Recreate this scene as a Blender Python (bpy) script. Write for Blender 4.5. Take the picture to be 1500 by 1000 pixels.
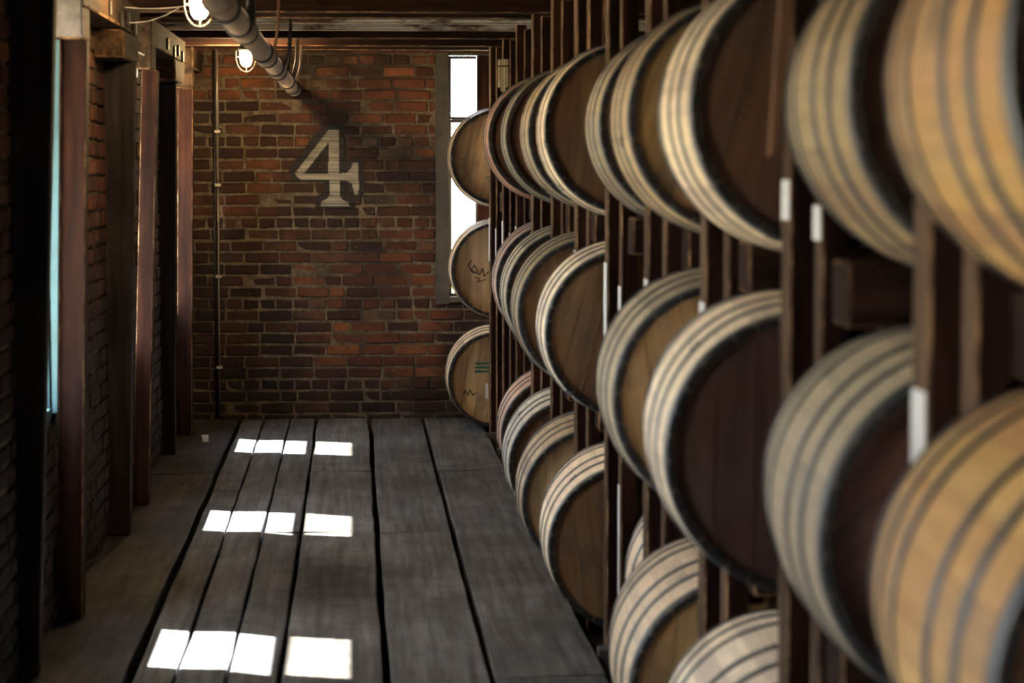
import bpy, math, random
from mathutils import Matrix, Vector
R = random.Random(4)
scene = bpy.context.scene
for o in list(bpy.data.objects): bpy.data.objects.remove(o)
COL = scene.collection
PI = math.pi

# ------------------------------------------------------------------ camera
F_PX = 3541.0                                   # focal length for a 1500 px wide frame
pitch = math.atan(265 / F_PX); yaw = math.atan(232 / F_PX * math.cos(pitch))
cd = bpy.data.cameras.new('camera'); cam = bpy.data.objects.new('camera', cd); COL.objects.link(cam)
cd.sensor_width = 36.0; cd.lens = F_PX * 36 / 1500; cd.clip_end = 300; cd.clip_start = 0.05
cam.location = (0, 0, 1.71)
cam.rotation_euler = (PI / 2 - pitch, 0, -yaw)
cd.dof.use_dof = True; cd.dof.focus_distance = 14.0; cd.dof.aperture_fstop = 3.8
scene.camera = cam
# ------------------------------------------------------------------ sky, sun, exposure
world = bpy.data.worlds.new('sky'); scene.world = world; world.use_nodes = True
wb = world.node_tree.nodes['Background']
wb.inputs[0].default_value = (0.94, 0.955, 1.0, 1); wb.inputs[1].default_value = 13.0
sd = bpy.data.lights.new('sun', 'SUN'); sun = bpy.data.objects.new('sun', sd); COL.objects.link(sun)
sd.energy = 110; sd.angle = math.radians(0.6); sd.color = (1.0, 0.95, 0.86)
sun.rotation_euler = Vector((1.0, -0.38, -1.9)).to_track_quat('-Z', 'Y').to_euler()
sun.location = (-6, 6, 12)
scene.view_settings.view_transform = 'Standard'; scene.view_settings.look = 'None'
scene.view_settings.gamma = 1; scene.view_settings.use_curve_mapping = False
scene.view_settings.exposure = 0.48

# ------------------------------------------------------------------ helpers
def tag(o, label=None, cat=None, group=None, kind=None):
    if label: o['label'] = label
    if cat: o['category'] = cat
    if group: o['group'] = group
    if kind: o['kind'] = kind
    return o
def empty(name, loc=(0, 0, 0)):
    o = bpy.data.objects.new(name, None); COL.objects.link(o); o.location = loc
    o.empty_display_size = 0.1
    return o
def link(name, me, parent=None, loc=None, rot=None, scale=None):
    o = bpy.data.objects.new(name, me); COL.objects.link(o)
    if parent: o.parent = parent
    if loc: o.location = loc
    if rot: o.rotation_euler = rot
    if scale: o.scale = scale
    return o
class MB:
    def __init__(s): s.v = []; s.f = []; s.m = []; s.sm = []
    def add(s, vs, fs, m=0, smooth=False):
        b = len(s.v); s.v += [tuple(v) for v in vs]
        for i, f in enumerate(fs):
            s.f.append([b + k for k in f]); s.m.append(m[i] if isinstance(m, list) else m); s.sm.append(smooth)
    def box(s, x0, x1, y0, y1, z0, z1, c=0.0, m=0, mc=None, j=0.0, xf=None):
        """box with chamfered edges; chamfer faces take material mc"""
        if c <= 0:
            vs = [(x, y, z) for x in (x0, x1) for y in (y0, y1) for z in (z0, z1)]
            fs = [(0, 1, 3, 2), (4, 6, 7, 5), (0, 4, 5, 1), (2, 3, 7, 6), (0, 2, 6, 4), (1, 5, 7, 3)]
            ms = m
        else:
            X, Y, Z = (x0, x1), (y0, y1), (z0, z1); vs = []; idx = {}
            sg = (1, -1)
            for a in (0, 1):
                for b in (0, 1):
                    for d in (0, 1):
                        jx, jy, jz = (R.uniform(-j, j) for _ in range(3))
                        p = (X[a] + jx, Y[b] + jy, Z[d] + jz)
                        for ax in range(3):
                            q = list(p)
                            for k, e in enumerate((a, b, d)):
                                if k != ax: q[k] += sg[e] * c
                            idx[(a, b, d, ax)] = len(vs); vs.append(q)
            fs = []; ms = []
            mc = m if mc is None else mc
            for ax in range(3):
                u, w = (ax + 1) % 3, (ax + 2) % 3
                for e in (0, 1):
                    loop = []
                    for (p, q) in ((0, 0), (1, 0), (1, 1), (0, 1)):
                        t = [0, 0, 0]; t[ax] = e; t[u] = p; t[w] = q
                        loop.append(idx[(t[0], t[1], t[2], ax)])
                    fs.append(loop if e else loop[::-1]); ms.append(m)
                for p in (0, 1):
                    for q in (0, 1):          # edge along ax
                        t0 = [0, 0, 0]; t0[ax] = 0; t0[u] = p; t0[w] = q
                        t1 = list(t0); t1[ax] = 1
                        l = [idx[(*t0, u)], idx[(*t1, u)], idx[(*t1, w)], idx[(*t0, w)]]
                        fs.append(l if p == q else l[::-1]); ms.append(mc)
            for a in (0, 1):
                for b in (0, 1):
                    for d in (0, 1):
                        l = [idx[(a, b, d, k)] for k in range(3)]
                        fs.append(l if (a + b + d) % 2 else l[::-1]); ms.append(mc)
        if xf: vs = [xf @ Vector(v) for v in vs]
        s.add(vs, fs, ms)
        return s
    def tube(s, pts, r, n=10, m=0, cap=True):
        pts = [Vector(p) for p in pts]; rings = []
        rr = r if isinstance(r, (list, tuple)) else [r] * len(pts)
        b = len(s.v); fs = []
        for i, p in enumerate(pts):
            d = (pts[min(i + 1, len(pts) - 1)] - pts[max(i - 1, 0)]).normalized()
            up = Vector((0, 0, 1)) if abs(d.z) < 0.9 else Vector((1, 0, 0))
            a = d.cross(up).normalized(); c = a.cross(d)
            for k in range(n):
                t = 2 * PI * k / n
                rings.append(p + (a * math.cos(t) + c * math.sin(t)) * rr[i])
        for i in range(len(pts) - 1):
            for k in range(n):
                fs.append((i * n + k, i * n + (k + 1) % n, (i + 1) * n + (k + 1) % n, (i + 1) * n + k))
        s.add(rings, fs, m, True)
        if cap:
            s.f.append([b + k for k in range(n)][::-1]); s.m.append(m); s.sm.append(False)
            e = b + (len(pts) - 1) * n
            s.f.append([e + k for k in range(n)]); s.m.append(m); s.sm.append(False)
        return s
    def lathe(s, prof, n=24, m=0, c=(0, 0, 0)):
        """profile (r, z) turned about z at c"""
        vs = []; fs = []
        for r, z in prof:
            for k in range(n):
                t = 2 * PI * k / n; vs.append((c[0] + r * math.cos(t), c[1] + r * math.sin(t), c[2] + z))
        for i in range(len(prof) - 1):
            for k in range(n):
                fs.append((i * n + k, i * n + (k + 1) % n, (i + 1) * n + (k + 1) % n, (i + 1) * n + k))
        s.add(vs, fs, m, True)
        return s
    def mesh(s, name, *mats):
        me = bpy.data.meshes.new(name); me.from_pydata(s.v, [], s.f)
        for q in mats: me.materials.append(q)
        me.polygons.foreach_set('material_index', s.m)
        me.polygons.foreach_set('use_smooth', s.sm)
        me.update()
        return me
    def obj(s, name, *mats, parent=None, loc=None):
        return link(name, s.mesh(name, *mats), parent, loc)

# ------------------------------------------------------------------ materials
class NT:
    def __init__(s, name):
        s.mat = bpy.data.materials.new(name); s.mat.use_nodes = True
        s.t = s.mat.node_tree; s.b = s.t.nodes['Principled BSDF']; s.out = s.t.nodes['Material Output']
    def n(s, typ, **kw):
        nd = s.t.nodes.new('ShaderNode' + typ)
        for k, v in kw.items():
            if k.startswith('i_'):
                key = k[2:]; key = int(key) if key.isdigit() else key.replace('_', ' ')
                s.set(nd.inputs[key], v)
            else: setattr(nd, k, v)
        return nd
    def set(s, inp, v):
        if isinstance(v, bpy.types.NodeSocket): s.t.links.new(v, inp)
        elif isinstance(v, tuple) and len(v) == 3 and inp.type == 'RGBA': inp.default_value = (*v, 1)
        else: inp.default_value = v
    def noise(s, vec, scale, detail=4, rough=0.55):
        nd = s.n('TexNoise', i_Scale=scale, i_Detail=detail, i_Roughness=rough)
        if vec is not None: s.t.links.new(vec, nd.inputs['Vector'])
        return nd.outputs['Fac']
    def mapr(s, v, a, b, c, d):
        return s.n('MapRange', i_0=v, i_1=a, i_2=b, i_3=c, i_4=d).outputs[0]
    def math(s, op, a, b=0.0):
        return s.n('Math', operation=op, i_0=a, i_1=b).outputs[0]
    def mix(s, fac, a, b, mode='MIX'):
        nd = s.n('Mix', data_type='RGBA', blend_type=mode)
        s.set(nd.inputs[0], fac); s.set(nd.inputs[6], a); s.set(nd.inputs[7], b)
        return nd.outputs[2]
    def ramp(s, fac, stops, interp='LINEAR'):
        nd = s.n('ValToRGB', i_Fac=fac); cr = nd.color_ramp; cr.interpolation = interp
        while len(cr.elements) < len(stops): cr.elements.new(0.5)
        for e, (p, c) in zip(cr.elements, stops): e.position = p; e.color = (*c, 1)
        return nd.outputs[0]
    def coords(s, kind='Object', scale=(1, 1, 1), rnd=True):
        tc = s.n('TexCoord').outputs[kind]
        mp = s.n('Mapping', i_Scale=scale); s.t.links.new(tc, mp.inputs[0])
        if not rnd: return mp.outputs[0]
        r = s.n('ObjectInfo').outputs['Random']
        k = s.math('MULTIPLY', r, 37.0)
        ad = s.n('VectorMath', operation='ADD'); s.t.links.new(mp.outputs[0], ad.inputs[0]); s.t.links.new(k, ad.inputs[1])
        return ad.outputs[0]
    def bump(s, h, strength=0.3, dist=0.01):
        b = s.n('Bump', i_Strength=strength, i_Distance=dist); s.t.links.new(h, b.inputs['Height'])
        s.t.links.new(b.outputs[0], s.b.inputs['Normal'])
    def fin(s, color=None, rough=None, metal=None, spec=None):
        if color is not None: s.set(s.b.inputs['Base Color'], color)
        if rough is not None: s.set(s.b.inputs['Roughness'], rough)
        if metal is not None: s.set(s.b.inputs['Metallic'], metal)
        if spec is not None: s.set(s.b.inputs['Specular IOR Level'], spec)
        return s.mat

def m_timber(name, c0, c1, axis=2, grain=1.0, rough=0.85, white=0.0):
    t = NT(name); sc = [26, 26, 26]; sc[axis] = 1.6
    v = t.coords('Object', tuple(sc)); g = t.noise(v, 1.0 * grain, 5, 0.6)
    v2 = t.coords('Object', (3, 3, 3)); b = t.noise(v2, 1.0, 3)
    col = t.mix(t.mapr(g, 0.36, 0.64, 0, 1), tuple(x * .7 for x in c0), tuple(x * 1.15 for x in c1))
    col = t.mix(t.mapr(b, 0.42, 0.7, 0, 0.65), col, tuple(x * 0.45 for x in c0))
    if white:
        w = t.noise(t.coords('Object', (2.2, 2.2, 7)), 1.0, 6, 0.65)
        col = t.mix(t.mapr(w, 0.42, 0.5, 0, white), col, (0.62, 0.6, 0.55))
    t.bump(g, 0.35, 0.006)
    return t.fin(col, rough, spec=0.12)
def m_tinted(name, rough=0.7, sc=(34, 3.0, 34), lo=.76, hi=1.12):
    """barrel oak: the object's own colour with grain, age and weather stains"""
    t = NT(name)
    oi = t.n('ObjectInfo'); base = oi.outputs['Color']; rnd = oi.outputs['Random']
    g = t.noise(t.coords('Object', sc), 1.0, 5, 0.6)
    st = t.noise(t.coords('Object', (5, 4, 5)), 1.0, 4, 0.6)
    val = t.math('MULTIPLY', t.mapr(rnd, 0, 1, 0.88, 1.07), t.mapr(g, 0.25, 0.75, lo, hi))
    hsv = t.n('HueSaturation', i_Hue=t.mapr(rnd, 0, 1, 0.49, 0.508), i_Saturation=t.mapr(st, 0.2, 0.8, 1.12, 0.85), i_Value=val, i_Color=base)
    col = t.mix(t.mapr(st, 0.55, 0.74, 0, 0.55), hsv.outputs[0], (0.10, 0.075, 0.05))
    t.bump(g, 0.25, 0.004)
    return t.fin(col, rough, spec=0.3)
def m_brick():
    t = NT('brick')
    oi = t.n('ObjectInfo').outputs['Random']; isl = t.n('NewGeometry').outputs['Random Per Island']
    r = t.math('FRACT', t.math('ADD', t.math('MULTIPLY', oi, 7.31), t.math('MULTIPLY', isl, 3.17)))
    col = t.ramp(r, [(0.0, (0.042, 0.02, 0.016)), (0.2, (0.075, 0.029, 0.02)), (0.45, (0.125, 0.045, 0.026)), (0.65, (0.088, 0.037, 0.024)), (0.84, (0.21, 0.078, 0.035)), (0.95, (0.12, 0.06, 0.036)), (1.0, (0.14, 0.10, 0.066))])
    pos = t.n('NewGeometry').outputs['Position']
    sp = t.n('Mapping', i_Location=(3.1, 0, 5.2)); t.t.links.new(pos, sp.inputs[0]); s1 = t.noise(sp.outputs[0], 1.1, 5, 0.62); s2 = t.noise(pos, 14, 6, 0.65); s3 = t.noise(pos, 60, 3, 0.6)
    col = t.mix(t.mapr(s2, 0.5, 0.72, 0, 0.6), col, (0.06, 0.04, 0.033))
    col = t.mix(t.mapr(s1, 0.43, 0.60, 0, 0.85), col, (0.022, 0.018, 0.018))
    for (cx, cz, rx, rz, amt) in ((-.95, .45, .72, .95, .8), (.86, .35, .30, .62, .88), (-.1, -.05, 1.4, .34, .6)):   # soot blots that also paint in the shade low on the wall
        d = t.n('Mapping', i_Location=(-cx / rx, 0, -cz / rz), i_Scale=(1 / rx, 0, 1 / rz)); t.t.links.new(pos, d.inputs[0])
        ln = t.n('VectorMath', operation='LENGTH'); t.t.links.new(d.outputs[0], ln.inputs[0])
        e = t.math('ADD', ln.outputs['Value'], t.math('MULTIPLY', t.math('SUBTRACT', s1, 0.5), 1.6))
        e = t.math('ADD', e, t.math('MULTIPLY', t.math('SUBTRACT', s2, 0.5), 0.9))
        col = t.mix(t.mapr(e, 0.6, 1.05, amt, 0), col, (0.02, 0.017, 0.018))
    col = t.mix(t.mapr(s3, 0.66, 0.75, 0, 0.4), col, (0.4, 0.34, 0.27))
    t.bump(t.math('ADD', s2, t.math('MULTIPLY', s3, 0.5)), 0.6, 0.008)
    return t.fin(col, 0.9, spec=0.1)
def m_mortar():
    t = NT('mortar'); pos = t.n('NewGeometry').outputs['Position']
    s = t.noise(pos, 22, 6, 0.65); b = t.noise(pos, 1.6, 4, 0.6)
    col = t.ramp(s, [(0.3, (0.05, 0.04, 0.032)), (0.55, (0.13, 0.105, 0.075)), (0.8, (0.25, 0.21, 0.15))])
    col = t.mix(t.mapr(b, 0.45, 0.62, 0, 0.85), col, (0.022, 0.019, 0.018))
    t.bump(s, 0.6, 0.008)
    return t.fin(col, 0.95, spec=0.1)
def m_floor():
    t = NT('weathered_floor_board')
    g = t.noise(t.coords('Object', (30, 1.2, 30)), 1.0, 6, 0.62)
    s = t.noise(t.coords('Object', (2.5, 1.3, 2.5)), 1.0, 5, 0.6)
    k = t.noise(t.coords('Object', (9, 30, 9)), 1.0, 3, 0.6)
    r = t.n('ObjectInfo').outputs['Random']
    col = t.ramp(g, [(0.28, (0.036, 0.038, 0.042)), (0.5, (0.108, 0.112, 0.122)), (0.72, (0.19, 0.195, 0.208))])
    col = t.mix(t.mapr(s, 0.4, 0.68, 0, 0.7), col, (0.052, 0.050, 0.050))
    col = t.mix(t.mapr(s, 0.18, 0.42, 0.5, 0), col, (0.17, 0.172, 0.18))
    col = t.mix(t.mapr(k, 0.60, 0.68, 0, 0.7), col, (0.04, 0.035, 0.032))
    k2 = t.noise(t.coords('Object', (14, 4, 14)), 1.0, 5, 0.7)
    col = t.mix(t.mapr(k2, 0.55, 0.66, 0, 0.55), col, (0.06, 0.055, 0.052))
    # one old spill, an irregular dark blot across two boards
    pos = t.n('NewGeometry').outputs['Position']
    wob = t.noise(pos, 5.0, 3)
    d = t.n('Mapping', vector_type='POINT', i_Location=(0.09 / 0.22, -9.80 / 0.62, 0), i_Scale=(1 / 0.22, 1 / 0.62, 0)); t.t.links.new(pos, d.inputs[0])
    ln = t.n('VectorMath', operation='LENGTH'); t.t.links.new(d.outputs[0], ln.inputs[0])
    blot = t.mapr(t.math('ADD', ln.outputs['Value'], t.math('MULTIPLY', wob, 0.9)), 1.0, 1.7, 0.62, 0)
    col = t.mix(blot, col, (0.02, 0.018, 0.02))
    oc = t.n('ObjectInfo').outputs['Color']; hv = t.n('HueSaturation', i_Value=t.mapr(r, 0, 1, 0.82, 1.15), i_Color=t.mix(1.0, col, oc, 'MULTIPLY'))
    t.bump(g, 0.4, 0.006)
    return t.fin(hv.outputs[0], t.mapr(s, 0.3, 0.7, 0.55, 0.8), spec=t.mapr(blot, 0, .62, .12, .02))
def m_flat(name, col, rough=0.6, metal=0.0, spec=0.4, var=0.25, scale=12):
    t = NT(name); n = t.noise(t.coords('Object'), scale, 5, 0.6)
    c = t.mix(t.mapr(n, 0.35, 0.7, 0, 1), col, tuple(x * (1 - var) for x in col))
    return t.fin(c, rough, metal, spec)
def m_steel(name, col, rust=0.5):
    t = NT(name); n = t.noise(t.coords('Object', (6, 6, 6)), 1.0, 6, 0.65)
    f = t.mapr(n, 0.52, 0.68, 0, rust)
    c = t.mix(f, col, (0.10, 0.055, 0.035))
    t.bump(n, 0.15, 0.003)
    return t.fin(c, t.mapr(n, 0.3, 0.7, 0.36, 0.62), t.math('SUBTRACT', 0.9, f))
def m_emit(name, col, st):
    t = NT(name); t.set(t.b.inputs['Emission Color'], col); t.b.inputs['Emission Strength'].default_value = st
    return t.fin(col, 0.4)
def m_glass(name, tint, dirt):
    t = NT(name); tr = t.n('BsdfTransparent', i_Color=tint)
    gl = t.n('BsdfGlossy', i_Color=(1, 1, 1), i_Roughness=0.03)
    df = t.n('BsdfDiffuse', i_Color=(0.55, 0.55, 0.5))
    n = t.noise(t.coords('Object'), 9, 5, 0.65)
    m1 = t.n('MixShader', i_0=t.mapr(n, 0.3, 0.8, 0.0, dirt), i_1=tr.outputs[0], i_2=df.outputs[0])
    m2 = t.n('MixShader', i_0=0.05, i_1=m1.outputs[0], i_2=gl.outputs[0])
    t.t.links.new(m2.outputs[0], t.out.inputs[0])
    return t.mat
def m_cloudy(name, col, alpha):
    t = NT(name); t.b.inputs['Alpha'].default_value = alpha
    return t.fin(col, 0.9)

TIMBER = m_timber('timber_red_brown', (0.017, 0.0065, 0.005), (0.038, 0.0135, 0.008))
TIMBER_Y = m_timber('timber_red_brown_lengthwise', (0.022, 0.014, 0.009), (0.055, 0.033, 0.019), axis=1)
TIMBER_X = m_timber('timber_red_brown_crosswise', (0.016, 0.0075, 0.006), (0.036, 0.016, 0.0105), axis=0)
WASHED = m_timber('peeling_whitewash_timber', (0.10, 0.06, 0.04), (0.17, 0.10, 0.06), axis=0, white=0.85)
BLACKT = m_timber('shade_black_timber', (0.022, 0.019, 0.021), (0.036, 0.030, 0.030))  # near-black tone paints in the shade on unlit post fronts
def m_worn():
    t = NT('worn_timber_edge'); n = t.noise(t.coords('Object', (7, 7, 7)), 1.0, 6, 0.7)
    return t.fin(t.ramp(n, [(0.36, (0.02, 0.009, 0.006)), (0.5, (0.10, 0.055, 0.03)), (0.64, (0.34, 0.20, 0.10))]), .85, spec=.1)
WORN = m_worn()
LITSIDE = m_timber('lit_timber_face', (0.065, 0.038, 0.026), (0.16, 0.10, 0.064))  # lighter tone paints window light onto the aisle-facing sides
ENDG = m_flat('pale_end_grain', (0.19, 0.165, 0.15), 0.85, var=0.45, scale=25)
OAK = m_tinted('barrel_oak'); HEADM = m_tinted('barrel_head_oak', .6, (30, 30, 2.2), .55, 1.25)
DARKSTV = m_flat('dark_stave_inside', (0.022, 0.018, 0.017), 0.8)  # near-black on the staves' inner faces and ends
HOOP = m_steel('hoop_steel', (0.10, 0.112, 0.13), 0.5)
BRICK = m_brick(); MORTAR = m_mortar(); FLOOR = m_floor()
DIRT = m_flat('dark_dirt', (0.02, 0.017, 0.015), 0.95)
PAPER = m_flat('white_card', (0.82, 0.83, 0.85), 0.7, var=0.1)
BLUE = m_flat('pale_blue_paint', (0.055, 0.125, 0.145), 0.6, var=0.25)
GREYP = m_flat('grey_painted_frame', (0.075, 0.07, 0.062), 0.7, var=0.4)
PIPE = m_flat('dusty_iron_pipe', (0.30, 0.195, 0.12), 0.7, 0.0, var=0.4)
DARKI = m_flat('black_iron', (0.035, 0.03, 0.03), 0.5, 0.4)
RODM = m_flat('rusty_rod', (0.12, 0.07, 0.05), 0.6, 0.3)
BRASS = m_flat('brass_wire', (0.16, 0.11, 0.05), 0.5, 0.3)
LAMP = m_emit('lit_lamp_glass', (1.0, 0.66, 0.30), 520)
GLASS = m_glass('window_glass', (0.93, 0.95, 0.95), 0.12)
DIRTYG = m_glass('dusty_window_glass', (0.8, 0.78, 0.72), 0.2)
WEBM = m_cloudy('cobweb', (0.8, 0.8, 0.8), 0.5)
PAINTW = m_timber('chalky_white_paint', (0.19, 0.175, 0.15), (0.27, 0.25, 0.215), axis=0)
PAINTK = m_flat('black_paint', (0.018, 0.016, 0.017), 0.85)
INK = m_flat('black_ink', (0.02, 0.018, 0.018), 0.8)
INKG = m_flat('green_ink', (0.05, 0.20, 0.14), 0.8)
GRASS = m_flat('dry_grass', (0.46, 0.40, 0.29), 0.9, var=0.5, scale=3)
LEAF = m_flat('leaf_green', (0.22, 0.30, 0.10), 0.7, var=0.5)
SILVER = m_flat('galvanised_conduit', (0.55, 0.5, 0.42), 0.4, 0.6)

WALL_Y = 16.02; WALL_X = -1.12; CEIL = 2.62; BACK = -5.0; RIGHT = 4.2

# ------------------------------------------------------------------ outdoors
mb = MB(); NX, NY = 24, 30; vs = []; fs = []
for j in range(NY + 1):
    for i in range(NX + 1):
        x = -60 + 120 * i / NX; y = -40 + 130 * j / NY
        h = 0.0
        if y > 19: h = min(1.0, (y - 19) / 28) * 1.5 + max(0, y - 47) * 0.05
        vs.append((x, y, -0.35 + h + R.uniform(-.05, .05)))
for j in range(NY):
    for i in range(NX):
        a = j * (NX + 1) + i; fs.append((a, a + 1, a + NX + 2, a + NX + 1))
mb.add(vs, fs, 0, True)
tag(mb.obj('ground', GRASS), kind='structure')
def bush(loc, r, label):
    root = empty('bush', loc); tag(root, label, 'bush', 'bushes outside the far window')
    f = MB(); rr = random.Random(int(loc[1] * 10))
    for _ in range(420):
        d = Vector((rr.gauss(0, 1), rr.gauss(0, 1), rr.gauss(0, 1))).normalized() * r * rr.uniform(.55, 1)
        c = Vector((d.x, d.y, d.z * 0.8 + r * 0.85)); a = Vector((rr.gauss(0, 1), rr.gauss(0, 1), rr.gauss(0, 1))).normalized()
        b = a.cross(Vector((rr.gauss(0, 1), rr.gauss(0, 1), rr.gauss(0, 1)))).normalized(); s_ = 0.06
        f.add([c - a * s_, c + b * s_ * .5, c + a * s_, c - b * s_ * .5], [(0, 1, 2, 3)])
    tag(f.obj('foliage', LEAF, parent=root), kind='stuff')
    st = MB()
    for k in range(4):
        st.tube([(0, 0, -.1), (R.uniform(-.3, .3) * r, R.uniform(-.3, .3) * r, r)], [.02, .01], 6)
    st.obj('stem', TIMBER, parent=root)
bush((1.05, 21.5, -0.25), 0.55, 'sunlit bush outside the far window, close to the glass')
bush((1.75, 25.0, -0.05), 0.75, 'larger pale bush outside the far window, farther up the slope')

# ------------------------------------------------------------------ brickwork
def brick_mesh(l, seed):
    global R
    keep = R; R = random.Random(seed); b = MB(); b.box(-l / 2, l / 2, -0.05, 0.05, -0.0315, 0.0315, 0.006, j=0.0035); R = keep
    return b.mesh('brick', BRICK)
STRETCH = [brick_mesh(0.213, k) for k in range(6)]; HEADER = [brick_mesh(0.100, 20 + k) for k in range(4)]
COURSE = 0.0765
def courses(u0, u1, z0, z1, seed, holes=()):
    """running-bond bricks with occasional header courses; holes are (ua, ub, za, zb)"""
    rr = random.Random(seed); out = []; n = int((z1 - z0) / COURSE)
    for i in range(n):
        z = z0 + (i + .5) * COURSE
        spans = [(u0, u1)]
        for (a, b, za, zb) in holes:
            if za - .02 < z < zb + .02:
                ns = []
                for (s, e) in spans:
                    if b <= s or a >= e: ns.append((s, e)); continue
                    if a - s > .03: ns.append((s, a))
                    if e - b > .03: ns.append((b, e))
                spans = ns
        for (s, e) in spans:
            hd = i % 7 == 3
            u = s - (0.0 if hd else (i % 2) * 0.112) - rr.uniform(0, .03)
            while u < e - .02:
                l = 0.112 if (hd or rr.random() < .13) else 0.225
                l *= rr.uniform(.94, 1.06)
                a, b = max(u, s), min(u + l, e)
                if b - a > .035: out.append(((a + b) / 2, z, b - a - 0.012))
                u += l
    return out
def lay(wall, bricks, pos, rotz, seen, seed, most=300):
    rr = random.Random(seed)
    sc = sorted(bricks, key=lambda q: -seen(q[0], q[1]))
    solo = [q for q in sc[:most] if seen(q[0], q[1]) > 0]; rest = sc[len(solo):]
    for (u, z, l) in solo:
        ml = STRETCH if l > 0.15 else HEADER; base = 0.213 if l > 0.15 else 0.100
        link('brick', rr.choice(ml), wall, pos(u, z, rr.uniform(-.004, .005)), (rr.uniform(-.01, .01), rr.uniform(-.012, .012), rotz + rr.uniform(-.012, .012)), (l / base, 1, rr.uniform(.93, 1.02)))
    if rest:
        b = MB()
        for (u, z, l) in rest:
            M = Matrix.Translation(pos(u, z, rr.uniform(-.004, .005))) @ Matrix.Rotation(rotz, 4, 'Z')
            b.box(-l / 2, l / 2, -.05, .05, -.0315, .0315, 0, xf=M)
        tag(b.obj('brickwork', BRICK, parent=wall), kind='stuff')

# far wall: window hole x 0.62..1.30, z 0.80..2.40
WX0, WX1, WZ0, WZ1 = 0.615, 1.30, 0.81, 2.42
b = MB(); y0, y1 = WALL_Y + .006, WALL_Y + .12
b.box(-1.3, WX0, y0, y1, -.2, 2.7); b.box(WX1, RIGHT, y0, y1, -.2, 2.7); b.box(WX0, WX1, y0, y1, -.2, WZ0); b.box(WX0, WX1, y0, y1, WZ1, 2.7)
wall_far = tag(b.obj('wall_far', MORTAR), kind='structure')
bl = courses(-1.16, RIGHT, -.04, 2.66, 3, [(0.545, WX1 + .02, WZ0 - .02, WZ1)])
def seen_far(u, z):
    if u > 0.98 or z > 2.44: return 0
    if u > 0.66 and z > 0.72: return 0
    return 10 - abs(u) - (2 if u > .7 else 0)
lay(wall_far, bl, lambda u, z, d: Vector((u, WALL_Y + .05 + d, z)), 0, seen_far, 5)

# left wall with its row of windows
PITCHW = 3.03; WIN = [(8.30 + PITCHW * k, 9.06 + PITCHW * k) for k in range(-4, 3)]; LZ0, LZ1 = 0.78, 2.40
b = MB(); x0, x1 = WALL_X - .11, WALL_X - .01
prev = BACK
for (a, c) in WIN + [(WALL_Y + .12, None)]:
    if c is None: a = WALL_Y + .12
    b.box(x0, x1, prev, a, -.2, 2.7)
    if c: b.box(x0, x1, a, c, -.2, LZ0); b.box(x0, x1, a, c, LZ1, 2.7); prev = c
wall_left = tag(b.obj('wall_left', MORTAR), kind='structure')
bl = courses(BACK, WALL_Y, -.04, 2.66, 8, [(a, c, LZ0, LZ1) for a, c in WIN])
def seen_left(u, z):
    if 6.9 < u < 8.1: return 20 if u > 7.4 and z < 2.6 else 9
    if 9.4 < u < 11.2: return 10 + (u < 11) - abs(u - 10.3)
    if 13.4 < u < 14.2: return 5
    return 0
lay(wall_left, bl, lambda u, z, d: Vector((WALL_X - .05 + d, u, z)), PI / 2, seen_left, 6)
# right and near walls close the hall
b = MB(); b.box(RIGHT, RIGHT + .2, BACK, WALL_Y + .12, -.2, 2.7); tag(b.obj('wall_right', MORTAR), kind='structure')
b = MB(); b.box(-1.25, RIGHT, BACK - .2, BACK, -.2, 2.7); tag(b.obj('wall_near', MORTAR), kind='structure')

# ------------------------------------------------------------------ floor boards
b = MB(); b.box(-1.25, RIGHT, BACK, WALL_Y + .05, -.3, -.14)
floor = tag(b.obj('floor', DIRT), kind='structure')
def plank(parent, xa, xb, ya, yb, z1, th, gap, mat, seed, seg=0.35, wob=0.0045, name='plank'):
    rr = random.Random(seed); n = max(1, int((yb - ya) / seg)); vs = []; fs = []
    cx, cy = (xa + xb) / 2, (ya + yb) / 2; tilt = rr.uniform(-.004, .004)
    for i in range(n + 1):
        y = ya + .007 + (yb - ya - .014) * i / n - cy
        l = xa + gap[0] * .5 + rr.uniform(-wob, wob) - cx; r_ = xb - gap[1] * .5 + rr.uniform(-wob, wob) - cx
        dz = rr.uniform(-.0015, .0015)
        vs += [(l, y, -th), (l, y, dz - .004 - tilt), (l + .006, y, dz - tilt), (r_ - .006, y, dz + tilt), (r_, y, dz - .004 + tilt), (r_, y, -th)]
    for i in range(n):
        a = i * 6
        for k in range(5): fs.append((a + k, a + k + 1, a + k + 7, a + k + 6))
    fs.append((0, 1, 2, 3, 4, 5)); e = n * 6; fs.append((e + 5, e + 4, e + 3, e + 2, e + 1, e))
    p = MB(); p.add(vs, [f[::-1] for f in fs]); me = p.mesh(name, mat)
    return link(name, me, parent, (cx, cy, z1 + rr.uniform(-.003, .003)))
seams = [-1.14, -0.755, -0.60, -0.425, -0.252, 0.10, 0.451, 0.83]
gaps = [0, .028, .012, .013, .018, .026, .024, 0]
ends = [[BACK, 1.0, 6.1, 13.2, WALL_Y], [BACK, 0.5, 5.3, 12.55, WALL_Y], [BACK, 2.2, 7.6, 10.42, WALL_Y], [BACK, -1, 5.0, 11.1, WALL_Y],
        [BACK, 1.6, 6.6, 11.08, 13.28, WALL_Y], [BACK, 0, 5.2, 11.07, 13.68, WALL_Y], [BACK, 1.1, 7.92, 13.28, WALL_Y]]
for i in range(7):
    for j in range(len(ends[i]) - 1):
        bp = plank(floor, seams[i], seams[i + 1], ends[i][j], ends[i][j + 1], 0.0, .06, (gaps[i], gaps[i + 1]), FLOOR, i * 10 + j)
        if i == 0: bp.color = (.34, .325, .335, 1)        # the board by the wall is tinted much darker

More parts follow.
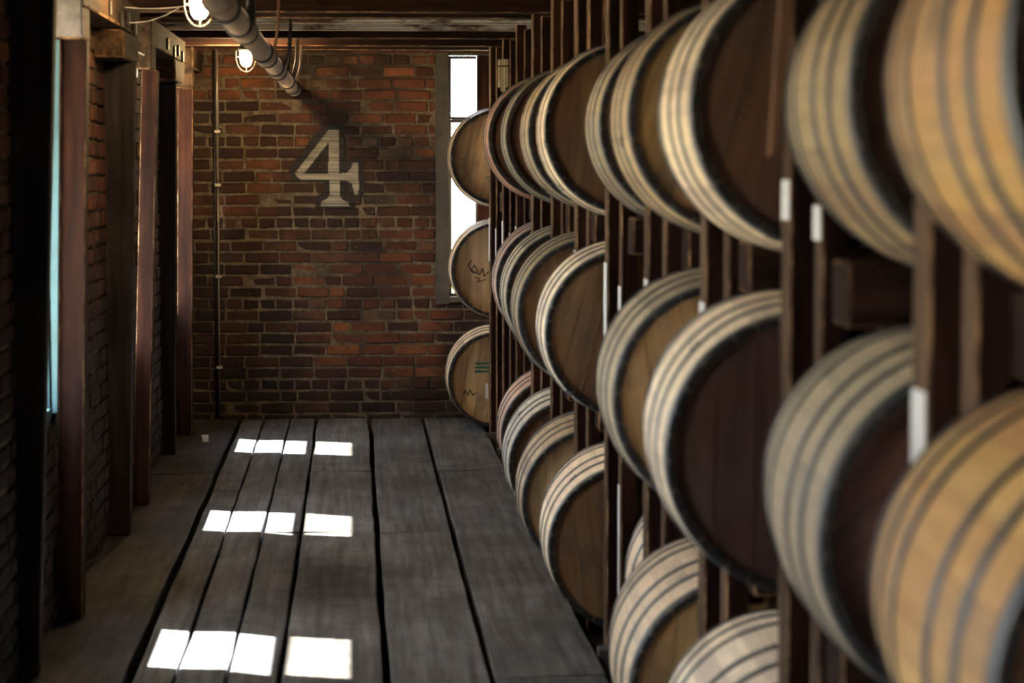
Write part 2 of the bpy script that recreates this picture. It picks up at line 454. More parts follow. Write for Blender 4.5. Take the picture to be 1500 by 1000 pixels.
# ------------------------------------------------------------------ ceiling, cross beams
b = MB(); b.box(-1.3, RIGHT + .2, BACK - .2, WALL_Y + .15, CEIL + .035, CEIL + .2)
ceiling = tag(b.obj('ceiling', BLACKT), kind='structure')
u = -1.14; k = 0
while u < 1.7:
    w = R.uniform(.17, .23); plank(ceiling, u, min(u + w, 1.75), BACK, WALL_Y, CEIL + .035, .035, (.008, .008), TIMBER_Y, 500 + k, seg=1.5, wob=.002); u += w; k += 1
P = {k: 8.32 - 1.1725 * (k - 5) for k in range(-1, 12)}       # rack bay fronts along the hall
P[0] = P[2] + 1.1725; P[-1] = P[2] + 2.345; P[1] = 14.99      # 0 and -1: the two open bays before the last column
BEAMZ = 2.415
def timber(name, x0, x1, y0, y1, z0, z1, mat, parent=None, worn=WORN, c=.0045, j=.002, lean=0.0, face=None):
    cx, cy = (x0 + x1) / 2, (y0 + y1) / 2
    t = MB(); t.box(x0 - cx, x1 - cx, y0 - cy, y1 - cy, 0, z1 - z0, c, 0, 1, j)
    if face: t.m[0] = 2
    o = link(name, t.mesh(name, mat, worn, face or mat), parent, (cx, cy, z0))
    if lean: o.rotation_euler[1] = lean
    return o
bys = [(P[kk] - .075, P[kk] - .005) for kk in P] + [(12.25, 12.33), (15.62, 15.72), (13.62, 13.70)]
for (ya, yb) in bys:
    w = abs(ya - 13.62) < .01 or abs(ya - P[0] + .075) < .01
    timber('beam', -1.13, 3.6, ya, yb, BEAMZ + (0.02 if w else R.uniform(-.008, .008)), CEIL, WASHED if w else TIMBER_X, ceiling)

# ------------------------------------------------------------------ timber wall plates and posts along the left wall
ordw = ['nearest', 'middle', 'farthest']
for k in range(3):
    d = PITCHW * k; pn = ordw[k]
    o = timber('timber_post', WALL_X - .014, (-1.052, -1.028, -1.045)[k], 8.02 + d, 8.10 + d, 0, LZ1 - .02 if k == 0 else 2.155, BLACKT, worn=BLACKT, c=.006)
    for v in o.data.vertices:                                  # the aisle face leans in, the wall face stays on the brick
        if v.co.x > 0: v.co.x += v.co.z * (.036, .022, .012)[k]
    tag(o, 'near-black timber post on the camera side of the %s left window' % pn, 'post', 'posts flanking the left windows')
    o = timber('timber_post', (-1.114, -1.105, -1.105)[k], (-1.02, -1.028, -1.015)[k], 9.01 + d, 9.13 + d, 0, 2.155, TIMBER, c=.004, lean=(.02, .031, .012)[k])
    tag(o, 'red-brown timber post on the far side of the %s left window' % pn, 'post', 'posts flanking the left windows')
    if d + 11.35 < WALL_Y + .1 or k == 2:
        y0, y1 = 9.0 + d, min(11.36 + d, WALL_Y - .01)
        root = empty('wall_plate_beam', (-1.05, y0, 2.28)); tag(root, ['long bolted timber wall plate with a pale sawn end beside the nearest left window', 'long bolted timber wall plate between the middle and farthest left windows', 'short timber wall plate running into the far brick wall'][k], 'beam', 'timber wall plates over the left posts')
        t = MB(); t.box(-.085, .065, 0, y1 - y0, 0, BEAMZ - 2.285, .006, 0, 1, .002); t.obj('plate', TIMBER_Y, WORN, parent=root)
        t = MB(); t.box(-.075, .06, -.004, .26, -.125, -.001, .008, 0, 1, .003); t.obj('corbel', TIMBER_Y, WORN, parent=root)
        t = MB(); t.box(-.052, .062, -.016, -.005, -.118, .12, .004, 0, 0, .004); t.obj('end_board', ENDG if k == 0 else TIMBER_Y, parent=root)
        if k < 2:
            t = MB(); t.box(-.075, .06, 1.62, y1 - y0, -.125, -.001, .008, 0, 1, .003); t.obj('corbel', TIMBER_Y, WORN, parent=root)
        bm = MB(); bm.box(-.012, 0, -.022, .022, -.032, .032, .004); me = bm.mesh('bolt_plate', DARKI)
        for q, yy in enumerate((0.95, 1.42, 1.72, 2.05)):
            if yy < y1 - y0: link('bolt_plate', me, root, (.077, yy, .045 - .02 * (q % 2)))

# ------------------------------------------------------------------ windows
def left_window(i, a, c):
    root = empty('window_%d' % i, (WALL_X - .06, a, LZ0)); tag(root, kind='structure'); H = LZ1 - LZ0; W = c - a
    def bx(n, m, *q, ch=.003):
        t = MB(); t.box(*q, ch); return t.obj(n, m, parent=root)
    bx('jamb', BLUE, -.055, .05, W - .03, W, 0, H); bx('jamb', BLUE, -.055, .05, 0, .03, 0, H)
    bx('head', GREYP, -.055, .05, .03, W - .03, H - .03, H); bx('sill', BLUE, -.075, .055, .0, W, -.03, .015)
    sx0, sx1 = -.035, -.008
    mr = 1.775 - LZ0
    for (za, zb, gm, nm) in ((.015, mr, GLASS, 'lower_sash'), (mr, H - .03, DIRTYG, 'upper_sash')):
        s_ = MB(); s_.box(sx0, sx1, .03, .055, za, zb, .002); s_.box(sx0, sx1, W - .055, W - .03, za, zb, .002)
        lo, hi = (.03, .03) if nm == 'lower_sash' else (.045, .03)
        s_.box(sx0, sx1, .055, W - .055, za, za + lo, .002); s_.box(sx0, sx1, .055, W - .055, zb - hi, zb, .002)
        sash = s_.obj(nm, GREYP, parent=root)
        if nm == 'upper_sash':
            m_ = MB(); m_.box(sx0 + .005, sx1 - .005, .055, W - .055, zb - .115, zb - .105, .001); m_.obj('glazing_bar', GREYP, parent=sash)
            m_ = MB(); m_.box(sx0 + .005, sx1 - .005, .055, W - .055, zb - .075, zb - .065, .001); m_.obj('glazing_bar', GREYP, parent=sash)
        g = MB(); g.box(-.023, -.02, .05, W - .05, za + .02, zb - .02); g.obj('pane', gm, parent=sash)
for i, (a, c) in enumerate(WIN):
    left_window(i + 1, a, c)
    if i == 4:      # painted cover board running up beside the leaning brown post
        t = MB(); xa = WALL_X + .004; y0_, y1_ = 8.985, 9.006
        t.add([(xa, y0_, LZ0), (-1.099, y0_, LZ0), (-1.099, y1_, LZ0), (xa, y1_, LZ0), (xa, y0_, 2.15), (-1.071, y0_, 2.15), (-1.071, y1_, 2.15), (xa, y1_, 2.15)],
              [(0, 3, 2, 1), (4, 5, 6, 7), (0, 1, 5, 4), (1, 2, 6, 5), (2, 3, 7, 6), (3, 0, 4, 7)])
        wn = bpy.data.objects['window_5']; o = t.obj('cover_board', BLUE, parent=wn); o.location = -wn.location
# far window
root = tag(empty('window_8', (WX0, WALL_Y, WZ0)), kind='structure'); W = WX1 - WX0; H = WZ1 - WZ0
def bx(n, m, p, *q, ch=.003):
    t = MB(); t.box(*q, ch); return t.obj(n, m, parent=p)
bx('casing', GREYP, root, -.075, .012, -.035, .03, -.05, H); bx('casing', GREYP, root, W, W + .08, -.035, .03, -.05, H)
bx('head', GREYP, root, .012, W, -.02, .05, H - .02, H); bx('sill', GREYP, root, .0, W, -.03, .08, -.04, .0)
bx('mullion', TIMBER, root, .20, .30, .0, .05, 0, H - .02)
for (xa, xb) in ((.012, .20), (.30, W)):
    mz = 1.17
    for (za, zb, yy) in ((0, mz, .04), (mz, H - .02, .06)):
        s_ = MB(); s_.box(xa, xa + .02, yy, yy + .02, za, zb, .002); s_.box(xb - .008, xb, yy, yy + .02, za, zb, .002)
        s_.box(xa + .02, xb - .008, yy, yy + .02, za, za + .02, .002); s_.box(xa + .02, xb - .008, yy, yy + .02, zb - .02, zb, .002)
        sh = s_.obj('sash', GREYP, parent=root)
        g = MB(); g.box(xa + .015, xb - .005, yy + .008, yy + .011, za + .01, zb - .01); g.obj('pane', GLASS, parent=sh)

# ------------------------------------------------------------------ barrels
BL, RB, RH = 0.80, 0.3165, 0.293
def rad(d): return RB - (RB - RH) * ((d - BL / 2) / (BL / 2)) ** 2
def stave_mesh(deg, name='stave'):
    w = math.radians(deg) / 2 * 0.985; t = MB(); NS = 6; th = .026
    sec = []
    for i in range(NS + 1):
        d = BL * i / NS; ro = rad(d); y = d - BL / 2
        ri = ro - (th if 0 < i < NS else .015)
        sec.append([(r_ * math.sin(a), y, r_ * math.cos(a)) for a, r_ in ((-w, ro - .0006), (-w * .35, ro + .0004), (w * .35, ro + .0004), (w, ro - .0006), (w, ri), (-w, ri))])
    def strip(cols, m, smooth):
        n = len(cols); vs = [q[c] for q in sec for c in cols]
        t.add(vs, [(i * n + k, i * n + k + 1, (i + 1) * n + k + 1, (i + 1) * n + k) for i in range(NS) for k in range(n - 1)], m, smooth)
    strip((0, 1, 2, 3), 0, True); strip((3, 4), 0, False); strip((4, 5), 1, False); strip((5, 0), 0, False)
    t.add(sec[0], [(5, 4, 3, 2, 1, 0)], 1); t.add(sec[-1], [(0, 1, 2, 3, 4, 5)], 1)
    return t.mesh(name, OAK, DARKSTV)
ST = {16: stave_mesh(16), 13: stave_mesh(13), 10.2: stave_mesh(10.2)}
def hoop_mesh(d0, d1):
    t = MB(); n = 64; ds = [d0, (d0 + d1) / 2, d1]
    for (d, e) in [(d0, .0003), (d0, .0028), (d1, .0028), (d1, .0003)]:
        for k in range(n):
            a = 2 * PI * k / n; r_ = rad(d) + e
            t.v.append((r_ * math.sin(a), d - BL / 2, r_ * math.cos(a)))
    for i in range(3):
        for k in range(n):
            t.f.append([i * n + k, (i + 1) * n + k, (i + 1) * n + (k + 1) % n, i * n + (k + 1) % n]); t.m.append(0); t.sm.append(i == 1)
    return t.mesh('hoop', HOOP)
HD = [(.001, .034), (.138, .166), (.268, .298)]; HD += [(BL - b_, BL - a_) for a_, b_ in HD]
HM = [hoop_mesh(*d) for d in HD]
def rivet_mesh():
    t = MB(); t.lathe([(.0075, 0), (.0065, .003), (.003, .0045), (0.0003, .005)], 10); return t.mesh('rivet', HOOP)
RIV = rivet_mesh()
def head_meshes():
    out = []; rr = random.Random(77); r0 = .281; xs = [-r0]; ws = [.10, .075, .09, .085, .07, .095]
    tot = sum(ws) + .03
    edges = [-r0, -.19, -.105, -.02, .06, .135, .2, r0]
    for a, c in zip(edges, edges[1:]):
        a2, c2 = a + (.0012 if a > -r0 else 0), c - (.0012 if c < r0 else 0); pts = []
        n = 6
        for k in range(n + 1):
            x = a2 + (c2 - a2) * k / n; pts.append((x, math.sqrt(max(0, r0 * r0 - x * x))))
        for k in range(n, -1, -1):
            x = a2 + (c2 - a2) * k / n; pts.append((x, -math.sqrt(max(0, r0 * r0 - x * x))))
        t = MB(); m_ = len(pts); yb = .016
        t.v = [(x, 0, z) for x, z in pts] + [(x, yb, z) for x, z in pts]
        t.f = [list(range(m_)), list(range(2 * m_ - 1, m_ - 1, -1))] + [[k, m_ + k, m_ + (k + 1) % m_, (k + 1) % m_] for k in range(m_)]
        t.m = [0] * len(t.f); t.sm = [False] * len(t.f)
        # grain runs along the board: turn so that z is the long axis -> y in texture space is fine
        me = t.mesh('head_board', HEADM); out.append(me)
    return out
HB = head_meshes()
def back_head():
    t = MB(); n = 40; t.v = [(.281 * math.cos(2 * PI * k / n), 0, .281 * math.sin(2 * PI * k / n)) for k in range(n)]
    t.v += [(x, .016, z) for x, y, z in t.v]; t.f = [list(range(n)), list(range(2 * n - 1, n - 1, -1))] + [[k, n + k, n + (k + 1) % n, (k + 1) % n] for k in range(n)]
    t.m = [0] * len(t.f); t.sm = [False] * len(t.f); return t.mesh('back_head', OAK)
BH = back_head()
def ribbon(pts, w, mat, parent, name, y):
    t = MB()
    for (x0, z0), (x1, z1) in zip(pts, pts[1:]):
        d = Vector((x1 - x0, z1 - z0)); n = Vector((-d.y, d.x)).normalized() * w / 2; d = d.normalized() * w * .3
        t.add([(x0 - d.x + n.x, y, z0 - d.y + n.y), (x0 - d.x - n.x, y, z0 - d.y - n.y), (x1 + d.x - n.x, y, z1 + d.y - n.y), (x1 + d.x + n.x, y, z1 + d.y + n.y)], [(0, 1, 2, 3)])
    return t.obj(name, mat, parent=parent)
def barrel(xc, y0, zc, stave, head, label, seed, yaw=0.0):
    rr = random.Random(seed)
    root = empty('barrel', (xc, y0 + BL / 2, zc - RB)); root.rotation_euler[2] = yaw
    tag(root, label, 'barrel', 'barrels in the rack')
    ws = [16] * 8 + [13] * 10 + [10.2] * 10; rr.shuffle(ws)
    ang = rr.uniform(0, 360)
    for w in ws:
        a = math.radians(ang + w / 2); ang += w
        o = link('stave', ST[w], root, (0, 0, RB), (0, a, 0))
        f = rr.uniform(.88, 1.08); o.color = (stave[0] * f, stave[1] * f, stave[2] * f, 1)
    roll = rr.uniform(-.5, .5) + PI / 2 * rr.choice((0, 0, 0, 1)) * .3
    bd = None
    for i, me in enumerate(HB):
        o = link('head_board', me, root, (0, -BL / 2 + .034, RB), (0, roll, 0))
        f = rr.uniform(.84, 1.12); o.color = (head[0] * f, head[1] * f, head[2] * f, 1)
        if i == 3: bd = o
    o = link('back_head', BH, root, (0, BL / 2 - .05, RB)); o.color = (*head, 1)
    for i, me in enumerate(HM):
        h = link('hoop', me, root, (0, 0, RB)); a0 = rr.uniform(0, 2 * PI)
        if i < 3:
            for q in (0, .05):
                d = (HD[i][0] + HD[i][1]) / 2; r_ = rad(d) + .0025; a = a0 + q
                link('rivet', RIV, h, (r_ * math.sin(a), d - BL / 2, r_ * math.cos(a)), (0, a, 0))
    return root, bd
PALE = (0.820, 0.649, 0.452); CREAM = (0.860, 0.716, 0.539); OLIVE = (0.420, 0.325, 0.200); TAN = (0.540, 0.382, 0.217); GREY = (0.500, 0.411, 0.287)
DKOL = (0.270, 0.229, 0.139); RED = (0.500, 0.229, 0.131); PINK = (0.550, 0.353, 0.270); OCHRE = (.52, .31, .125); BLUEG = (0.600, 0.573, 0.496)
H_DK = (.14, .068, .036); H_BR = (.31, .16, .072); H_TAN = (.66, .44, .23); H_OR = (.85, .52, .22); H_VD = (.115, .05, .032)
TZ = {'top': 1.82, 'middle': 1.10, 'bottom': 0.335}
ORD = {1: 'first', 2: 'second', 3: 'third', 4: 'fourth', 5: 'fifth', 6: 'sixth', 7: 'seventh', 8: 'eighth', 9: 'ninth', 10: 'tenth'}
SPEC = [  # tier, column counted from the brick wall, x of axis, stave, head, words
    ('top', 1, 0.914, TAN, H_TAN, 'tan barrel'), ('top', 2, 0.979, RED, H_DK, 'reddish barrel'), ('top', 3, 0.995, DKOL, H_DK, 'dark olive barrel'),
    ('top', 4, 1.007, OLIVE, H_BR, 'olive barrel'), ('top', 5, 0.985, PALE, H_BR, 'pale barrel with dark head'), ('top', 6, 1.057, OLIVE, H_BR, 'olive-tan barrel'),
    ('top', 7, 1.013, TAN, H_OR, 'tan barrel with ochre head'), ('top', 8, 1.003, PALE, H_DK, 'pale barrel with dark brown head'), ('top', 9, 1.095, (.42, .30, .165), H_DK, 'weathered tan barrel'),
    ('top', 10, 1.028, OCHRE, H_BR, 'large warm ochre barrel'),
    ('middle', 1, 0.921, PALE, H_TAN, 'pale barrel with ink scrawl on tan head'), ('middle', 2, 1.020, PINK, H_DK, 'pinkish barrel'), ('middle', 3, 0.992, GREY, H_DK, 'grey-green barrel'),
    ('middle', 4, 0.967, OLIVE, H_BR, 'olive barrel'), ('middle', 5, 0.985, CREAM, H_BR, 'cream barrel with brown head'), ('middle', 7, 0.977, GREY, H_OR, 'greyish barrel with orange head'),
    ('middle', 8, 0.966, CREAM, H_VD, 'cream barrel with nearly black-brown head'), ('middle', 9, 1.057, GREY, H_VD, 'grey barrel with blue-glinting hoops'), ('middle', 10, 1.017, OCHRE, H_BR, 'large blurred ochre barrel'),
    ('bottom', 1, 0.898, PALE, H_TAN, 'pale barrel with green stencil on its head'), ('bottom', 2, 1.045, PINK, H_BR, 'pink-grey barrel'), ('bottom', 3, 1.004, BLUEG, H_BR, 'whitish barrel with blue hoops'),
    ('bottom', 4, 0.987, GREY, H_TAN, 'grey barrel with tan head'), ('bottom', 5, 0.999, CREAM, H_BR, 'cream barrel with dark brown head'), ('bottom', 6, 1.192, CREAM, H_BR, 'mostly hidden white barrel set back between posts'),
    ('bottom', 7, 1.017, PALE, H_OR, 'pale barrel with ochre head'), ('bottom', 8, 1.010, CREAM, H_TAN, 'cream barrel cut by the picture edge')]
YAW = {('middle', 8): -.065}
for n, (tier, c, xc, sc_, hc, wd) in enumerate(SPEC):
    z = TZ[tier] - ((.09, .075, .0)[('top', 'middle', 'bottom').index(tier)] if c == 1 else 0)
    y0 = P[c] + (.135 if c > 1 else .12)
    rt, bd = barrel(xc, y0, z, sc_, hc, '%s, %s tier, %s column from the brick wall' % (wd, tier, ORD[c]), 100 + n, YAW.get((tier, c), -.045 + R.uniform(-.01, .01)))
    if c == 1:                                      # ink marks on the three far heads
        yy = -BL / 2 + .0325
        if tier == 'middle':
            ribbon([(-.17, .06 + RB), (-.19, .03 + RB), (-.16, -.02 + RB), (-.13, -.01 + RB), (-.15, .03 + RB), (-.17, .0 + RB), (-.12, -.03 + RB), (-.10, .01 + RB), (-.09, -.04 + RB), (-.06, -.01 + RB)], .006, INK, rt, 'ink_scrawl', yy)
            ribbon([(-.15, -.045 + RB), (-.12, -.055 + RB), (-.13, -.075 + RB), (-.08, -.06 + RB)], .006, INK, rt, 'ink_scrawl', yy)
        if tier == 'bottom':
            for z_ in (.10, .075, .05):
                x_ = -.125
                while x_ < .0:
                    l_ = R.uniform(.012, .026); ribbon([(x_, z_ + RB), (x_ + l_, z_ + RB + .002)], R.uniform(.010, .016), INKG, rt, 'green_stencil', yy); x_ += l_ + .008
            ribbon([(-.2, -.10 + RB), (-.19, -.07 + RB), (-.17, -.10 + RB), (-.16, -.065 + RB), (-.14, -.10 + RB), (-.12, -.08 + RB)], .006, INK, rt, 'ink_scrawl', yy)
            ribbon([(-.055, -.03 + RB), (-.053, -.115 + RB)], .018, PAPER, rt, 'paper_tag', yy)
        if tier == 'top':
            ribbon([(-.07, -.13 + RB), (-.05, -.115 + RB), (-.055, -.15 + RB), (-.02, -.13 + RB), (-.03, -.165 + RB)], .008, INKG, rt, 'green_stencil', yy)
# barrels added deeper in the rack to block light, hardly seen
def added_barrel_mesh():
    t = MB(); n = 32; prof = [(.001, .03), (RH - .02, .03), (RH - .02, 0)] + [(rad(BL * i / 8), BL * i / 8) for i in range(9)] + [(RH - .02, BL), (RH - .02, BL - .03), (.001, BL - .03)]
    for r_, d in prof:
        for k in range(n):
            a = 2 * PI * k / n; t.v.append((r_ * math.sin(a), d - BL / 2, r_ * math.cos(a)))
    for i in range(len(prof) - 1):
        for k in range(n):
            t.f.append([i * n + k, (i + 1) * n + k, (i + 1) * n + (k + 1) % n, i * n + (k + 1) % n]); t.m.append(0); t.sm.append(2 < i < 11)
    for (d0, d1) in HD:
        b0 = len(t.v)
        for d in (d0, d1):
            for k in range(n):
                a = 2 * PI * k / n; r_ = rad(d) + .003; t.v.append((r_ * math.sin(a), d - BL / 2, r_ * math.cos(a)))
        for k in range(n): t.f.append([b0 + k, b0 + n + k, b0 + n + (k + 1) % n, b0 + (k + 1) % n]); t.m.append(1); t.sm.append(True)
    return t.mesh('barrel', OAK, HOOP)
PB = added_barrel_mesh()
front = {(t_, c_): x_ for t_, c_, x_, *_ in SPEC}
for c in (1, -1, 0, 2, 3, 4, 5, 6, 7, 8, 9, 10):
    for tier in TZ:
        if (tier, c) in front: x = front[(tier, c)] + .65
        elif c in (-1, 0): x = 1.75
        elif (tier, c) == ('middle', 6): x = 1.72
        else: continue
        z = TZ[tier] - ((.09, .075, .0)[('top', 'middle', 'bottom').index(tier)] if c == 1 else 0)
        o = link('barrel', PB, None, (x, P[c] + .135 + BL / 2 - (.015 if c == 1 else 0), z)); o.color = (.36, .29, .19, 1)
        where = '%s column from the brick wall' % ORD[c] if c > 0 else ('open bay beside the first column' if c == -1 else 'open bay beside the second column')
        tag(o, 'added light-blocking barrel deep in the rack, %s tier, %s' % (tier, where), 'barrel', 'added barrels deeper in the rack')

# ------------------------------------------------------------------ barrel rack
rack = tag(empty('barrel_rack', (.9, 8, 0)), 'red-brown timber rack of posts and rails holding three tiers of barrels', 'rack')
off = Vector((-.9, -8, 0))
def rk(name, x0, x1, y0, y1, z0, z1, mat, **kw):
    o = timber(name, x0, x1, y0, y1, z0, z1, mat, rack, **kw); o.location += off; return o
bm = MB(); bm.box(-.0022, 0, -.045, .045, 0, .27, 0); CARD = bm.mesh('white_card', PAPER)
bm = MB(); bm.box(-.0022, 0, -.02, .02, 0, .53, 0); CARDL = bm.mesh('white_card', PAPER)
for c in sorted(P):
    if c in (1,): px = .843
    else: px = .875
    p = P[c]; top = CEIL - .004
    a = rk('post', px, px + .055, p, p + .11, -.13, top, TIMBER, face=LITSIDE)
    if c == 11: continue
    bpost = rk('post', px + .03, px + .085, p - .165, p - .083, -.13, BEAMZ - .012, TIMBER, face=LITSIDE)
    for xx in (1.66, 2.45): rk('post', xx, xx + .08, p, p + .10, -.13, top, TIMBER)
    if c % 2: rk('post', px + .21, px + .265, p - .165, p - .083, -.13, top, TIMBER)
    for tier in TZ:
        rt = TZ[tier] - .300 - ((.09, .075, .0)[('top', 'middle', 'bottom').index(tier)] if c == 1 else 0)
        rk('rail', px + .035 + R.uniform(-.015, .03), 3.3, p + .112, p + .20, rt - .125, rt, TIMBER_X, c=.007)
        rt2 = TZ[tier] - .300
        rk('rail', px + .05 + R.uniform(-.015, .03), 3.3, p - .32, p - .168, rt2 - .125, rt2, TIMBER_X, c=.007)
        if R.random() < .6:
            rk('chock', px + .005 + R.uniform(0, .02), px + .075, p + .115, p + .185, rt - .215, rt - .13, TIMBER_X, c=.004, face=LITSIDE)
        if tier != 'bottom' and R.random() < .7:
            rk('spacer_block', px + .06, px + .14, p - .083, p - .005, rt2 - .19, rt2 - .06, TIMBER, c=.005)
    rk('foot_block', px - .035, px + .06, p - .08, p - .003, -.14, .02, GREYP, worn=GREYP)
    zc = 1.085 if c != 8 else 1.59
    link('white_card', CARD, a, (-.0275 - .001, 0, zc + .13), None, (1, 1, .3 if c == 8 else 1))
    link('white_card', CARD, bpost, (-.0275 - .001, 0, zc + .13 - R.uniform(0, .05)), None, (1, .85, .25 if c == 8 else .9))
    if c == 5: link('white_card', CARDL, bpost, (-.0285, 0, .2))

# a tapered board hung from the beam in front of the eighth column's top barrel
t = MB(); t.add([(.792, 4.585, 1.72), (.803, 4.585, 1.72), (.803, 4.615, 1.72), (.792, 4.615, 1.72), (.838, 4.585, 2.41), (.885, 4.585, 2.41), (.885, 4.615, 2.41), (.838, 4.615, 2.41)],
  [(0, 3, 2, 1), (4, 5, 6, 7), (0, 1, 5, 4), (1, 2, 6, 5), (2, 3, 7, 6), (3, 0, 4, 7)])
o = t.obj('brace', m_timber('bare_board', (.10, .05, .03), (.19, .10, .06)), parent=rack); o.location = off

# ------------------------------------------------------------------ painted number on the far wall
def number_four():
    Z = WALL_Y; S = Z / F_PX / 5.88
    cxp, czp = 400, 160
    def w(q): return ((cxp + q[0] / 5.88 - 518) * Z / F_PX - .004, 1.71 - (czp + q[1] / 5.88 - 235) * Z / F_PX)
    outer = [(195, 552), (240, 605), (495, 608), (490, 735), (470, 768), (420, 792), (418, 836), (660, 832), (658, 800), (600, 775), (582, 740), (580, 612), (640, 615), (680, 640), (698, 690), (702, 738), (735, 735), (743, 680), (737, 458), (692, 458), (675, 510), (640, 545), (575, 552), (575, 180), (485, 180)]
    hole = [(275, 552), (482, 552), (487, 285)]
    O = [w(q) for q in outer]; Hh = [w(q) for q in hole]
    def inside(P_, x, z):
        r = False; n = len(P_)
        for i in range(n):
            (x0, z0), (x1, z1) = P_[i], P_[i - 1]
            if (z0 > z) != (z1 > z) and x < (x1 - x0) * (z - z0) / (z1 - z0) + x0: r = not r
        return r
    g = .0045
    xs = [q[0] for q in O]; zs = [q[1] for q in O]
    X0, X1, Z0, Z1 = min(xs) - .05, max(xs) + .05, min(zs) - .03, max(zs) + .06
    nx, nz = int((X1 - X0) / g), int((Z1 - Z0) / g)
    M = [[inside(O, X0 + (i + .5) * g, Z0 + (j + .5) * g) and not inside(Hh, X0 + (i + .5) * g, Z0 + (j + .5) * g) for i in range(nx)] for j in range(nz)]
    dil = [[False] * nx for _ in range(nz)]; r_ = 6
    for j in range(nz):
        for i in range(nx):
            if M[j][i]:
                for dj in range(-2, 9):
                    for di in range(-8, 9):
                        if 0 <= j + dj < nz and 0 <= i + di < nx: dil[j + dj][i + di] = True
    rr = random.Random(9)
    def depth(z, lift):
        t = ((z + .04) / COURSE) % 1
        joint = min(t, 1 - t) * COURSE
        return Z - lift + (0.0 if joint > .009 else .008)
    def build(mask, lift, mat, name, parent=None):
        t = MB(); ids = {}
        def vid(i, j):
            if (i, j) not in ids:
                z = Z0 + j * g; ids[(i, j)] = len(t.v); t.v.append((X0 + i * g, depth(z, lift), z))
            return ids[(i, j)]
        for j in range(nz):
            for i in range(nx):
                if mask[j][i] and rr.random() > .006:
                    t.f.append([vid(i, j), vid(i + 1, j), vid(i + 1, j + 1), vid(i, j + 1)]); t.m.append(0); t.sm.append(False)
        return t.obj(name, mat, parent=parent)
    root = tag(empty('painted_number', (0, 0, 0)), 'large white painted figure 4 with black shadow on the far brick wall', 'painted number')
    build(dil, .008, PAINTK, 'black_shadow', root); build(M, .0105, PAINTW, 'white_figure', root)
number_four()

# ------------------------------------------------------------------ overhead pipe, lamps, conduit
PX, PZ = -.385, 2.17
pipe = tag(empty('sprinkler_pipe', (PX, 10, PZ)), 'dusty brown overhead pipe with couplings running along the ceiling', 'pipe')
t = MB(); t.tube([(0, BACK - 10 + .02, 0), (0, 5.55, 0)], .041, 20); t.obj('pipe_run', PIPE, parent=pipe)
t = MB(); t.tube([(0, 5.55, 0), (0, WALL_Y - 10 - .02, 0)], .03, 16); t.obj('pipe_run', PIPE, parent=pipe)
def ring(y, r, w, mat, nm):
    q = MB(); q.tube([(0, y - w / 2 - .006, 0), (0, y - w / 2, 0), (0, y + w / 2, 0), (0, y + w / 2 + .006, 0)], [r - .006, r, r, r - .006], 20); q.obj(nm, mat, parent=pipe)
for y in (-6.5, -3.0, 0.4): ring(y, .05, .08, PIPE, 'coupling')
for y in (-2.6, -1.75, -1.25, .35, .95, 2.05, 2.6, 4.2, 5.35): ring(y, .049, .035, DARKI, 'clamp')
for y in (-1.5, .65, 2.3): ring(y, .047, .34, PIPE, 'sleeve')
for y in (5.6, 5.9): ring(y, .042, .10, SILVER, 'union')
for i, (y, dx) in enumerate(((-1.75, .02), (.95, .03), (2.6, .045), (3.3, .02), (4.2, .05), (4.6, .02), (5.0, .06), (5.4, .03))):
    q = MB(); q.tube([(.03, y, 0.02), (.035 + dx * .4, y, .12), (.035 + dx, y + .02, CEIL - PZ)], .007, 8); q.obj('hanger_rod', RODM if i % 3 == 1 else DARKI, parent=pipe)
q = MB(); q.box(.02, .05, -1.60, -1.54, .0, .16, .004); q.obj('hanger_strap', DARKI, parent=pipe)
q = MB(); q.box(.015, .03, -1.62, -1.58, -.01, .05, .004); q.obj('hanger_hook', SILVER, parent=pipe)

def lamp(x, y, z, label):
    root = tag(empty('bulkhead_lamp', (x, y, z)), label, 'lamp', 'caged ceiling lamps')
    t = MB(); t.lathe([(.002, .055), (.036, .055), (.039, .05), (.039, .03), (.037, .005), (.032, -.022), (.02, -.038), (.002, -.043)], 20); t.obj('glass_jar', LAMP, parent=root)
    t = MB(); t.lathe([(.001, .11), (.03, .11), (.036, .085), (.05, .075), (.05, .057), (.001, .057)], 20); t.obj('cap', DARKI, parent=root)
    t = MB(); t.tube([(0, 0, .105), (0, 0, CEIL - z)], .011, 10); t.obj('stem', DARKI, parent=root)
    g = MB(); g.tube([(0.060 * math.cos(a * PI / 12), 0.060 * math.sin(a * PI / 12), .02) for a in range(25)], .0022, 6)
    for s_ in (0, PI / 2):
        g.tube([(0.060 * math.cos(a) * math.cos(s_), 0.060 * math.cos(a) * math.sin(s_), .02 + .092 * -math.sin(a)) for a in [k * PI / 14 for k in range(15)]], .002, 6)
        for q in (0, PI): g.tube([(0.060 * math.cos(s_ + q), 0.060 * math.sin(s_ + q), .02), (0.060 * math.cos(s_ + q), 0.060 * math.sin(s_ + q), .06)], .002, 6)
    g.obj('wire_guard', BRASS, parent=root)
    return root
lamp(-.612, 9.8, 2.315, 'lit caged jar lamp near the camera, beside the overhead pipe')
lamp(-.645, 14.75, 2.315, 'lit caged jar lamp in front of the far brick wall')

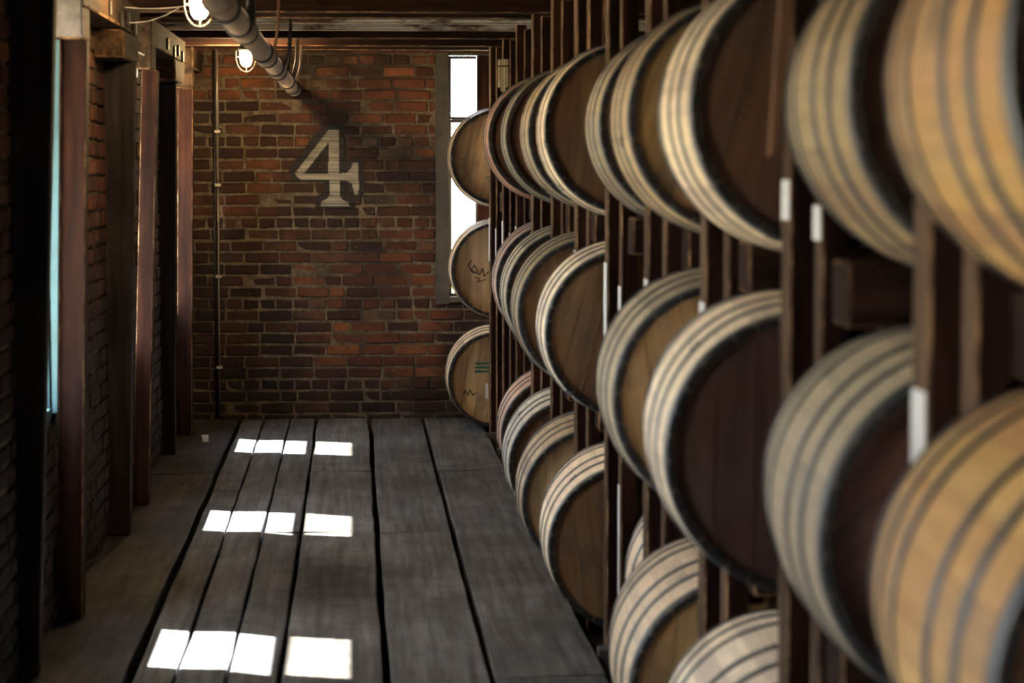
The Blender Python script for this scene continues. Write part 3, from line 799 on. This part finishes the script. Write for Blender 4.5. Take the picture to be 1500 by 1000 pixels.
root = tag(empty('wall_conduit', (-.89, WALL_Y - .035, 0)), 'thin metal conduit running from floor to ceiling up the far brick wall', 'conduit')
t = MB(); t.tube([(0, 0, .02), (0, 0, 1.9)], .007, 8); t.obj('conduit', m_flat('dull_conduit', (.28, .24, .19), .5, .3), parent=root)
t = MB(); t.tube([(0, 0, 1.9), (0, 0, 2.43)], .010, 10); t.obj('conduit', SILVER, parent=root)
t = MB(); t.tube([(-.02, .012, .02), (-.02, .012, 2.43)], .009, 8); t.obj('cable', DARKI, parent=root)
for z in (.35, .95, 1.55, 1.9): 
    t = MB(); t.box(-.02, .02, -.013, .03, z - .01, z + .01, .002); t.obj('clip', SILVER, parent=root)

# ------------------------------------------------------------------ small things
root = tag(empty('paper_carton', (-.912, 14.70, .003)), 'tiny white carton left on the floor near the far wall', 'carton')
root.rotation_euler[2] = .3
t = MB(); t.box(-.02, .02, -.02, .02, 0, .042, .002); t.obj('body', PAPER, parent=root)
t = MB(); t.box(-.021, .021, -.021, .0, .042, .0445, .0008); t.obj('flap', PAPER, parent=root)
# bundle of laths hanging at the top of the rack
root = tag(empty('lath_bundle', (.80, 12.98, 2.10)), 'small bundle of pale split laths hung high on the rack by the far window', 'laths')
for i in range(4):
    t = MB(); t.box(-.006, .006, -.004, .004, 0, .15 + .02 * (i % 3), .001, j=.001)
    o = t.obj('lath', m_flat('pale_lath', (.55, .47, .30), .8) if i == 0 else bpy.data.materials['pale_lath'], parent=root); o.location = (-.021 + i * .0145, .003 * (i % 2), -.02 * (i % 3))
t = MB(); t.box(-.03, .03, -.007, .009, .11, .117, .001); t.obj('tie', DARKI, parent=root)
def web(strands, loc, label):
    root = tag(empty('cobweb', loc), label, 'cobweb', 'cobwebs under the ceiling')
    for s_ in strands:
        t = MB(); n = 9; a, b_, sag, r_ = s_
        pts = []
        for k in range(n):
            f = k / (n - 1); p = Vector(a).lerp(Vector(b_), f); p.z -= sag * 4 * f * (1 - f); p.x += R.uniform(-.003, .003); pts.append(p)
        t.tube(pts, [r_ * R.uniform(.6, 1.3) for _ in pts], 5); t.obj('strand', WEBM, parent=root)
web([((0, 0, 0), (.003, 0, -.13), 0, .005), ((-.01, 0, .012), (.04, .02, -.02), .005, .004)], (-1.06, 11.98, 2.245), 'dusty white cobweb dangling from the second wall plate')
web([((0, 0, 0), (.30, .1, .02), .012, .0028), ((0, .1, -.06), (.22, .2, .01), .02, .002)], (-.985, 10.6, 2.37), 'cobweb strands stretched from the wall plate toward the near lamp')
web([((0, 0, 0), (.08, 0, -.02), .01, .002), ((.02, 0, 0), (-.03, 0, -.14), .0, .0016), ((.05, 0, -.01), (.0, 0, -.16), .0, .0014)], (.66, WALL_Y - .05, 2.15), 'thin cobweb strands across the upper corner of the far window')
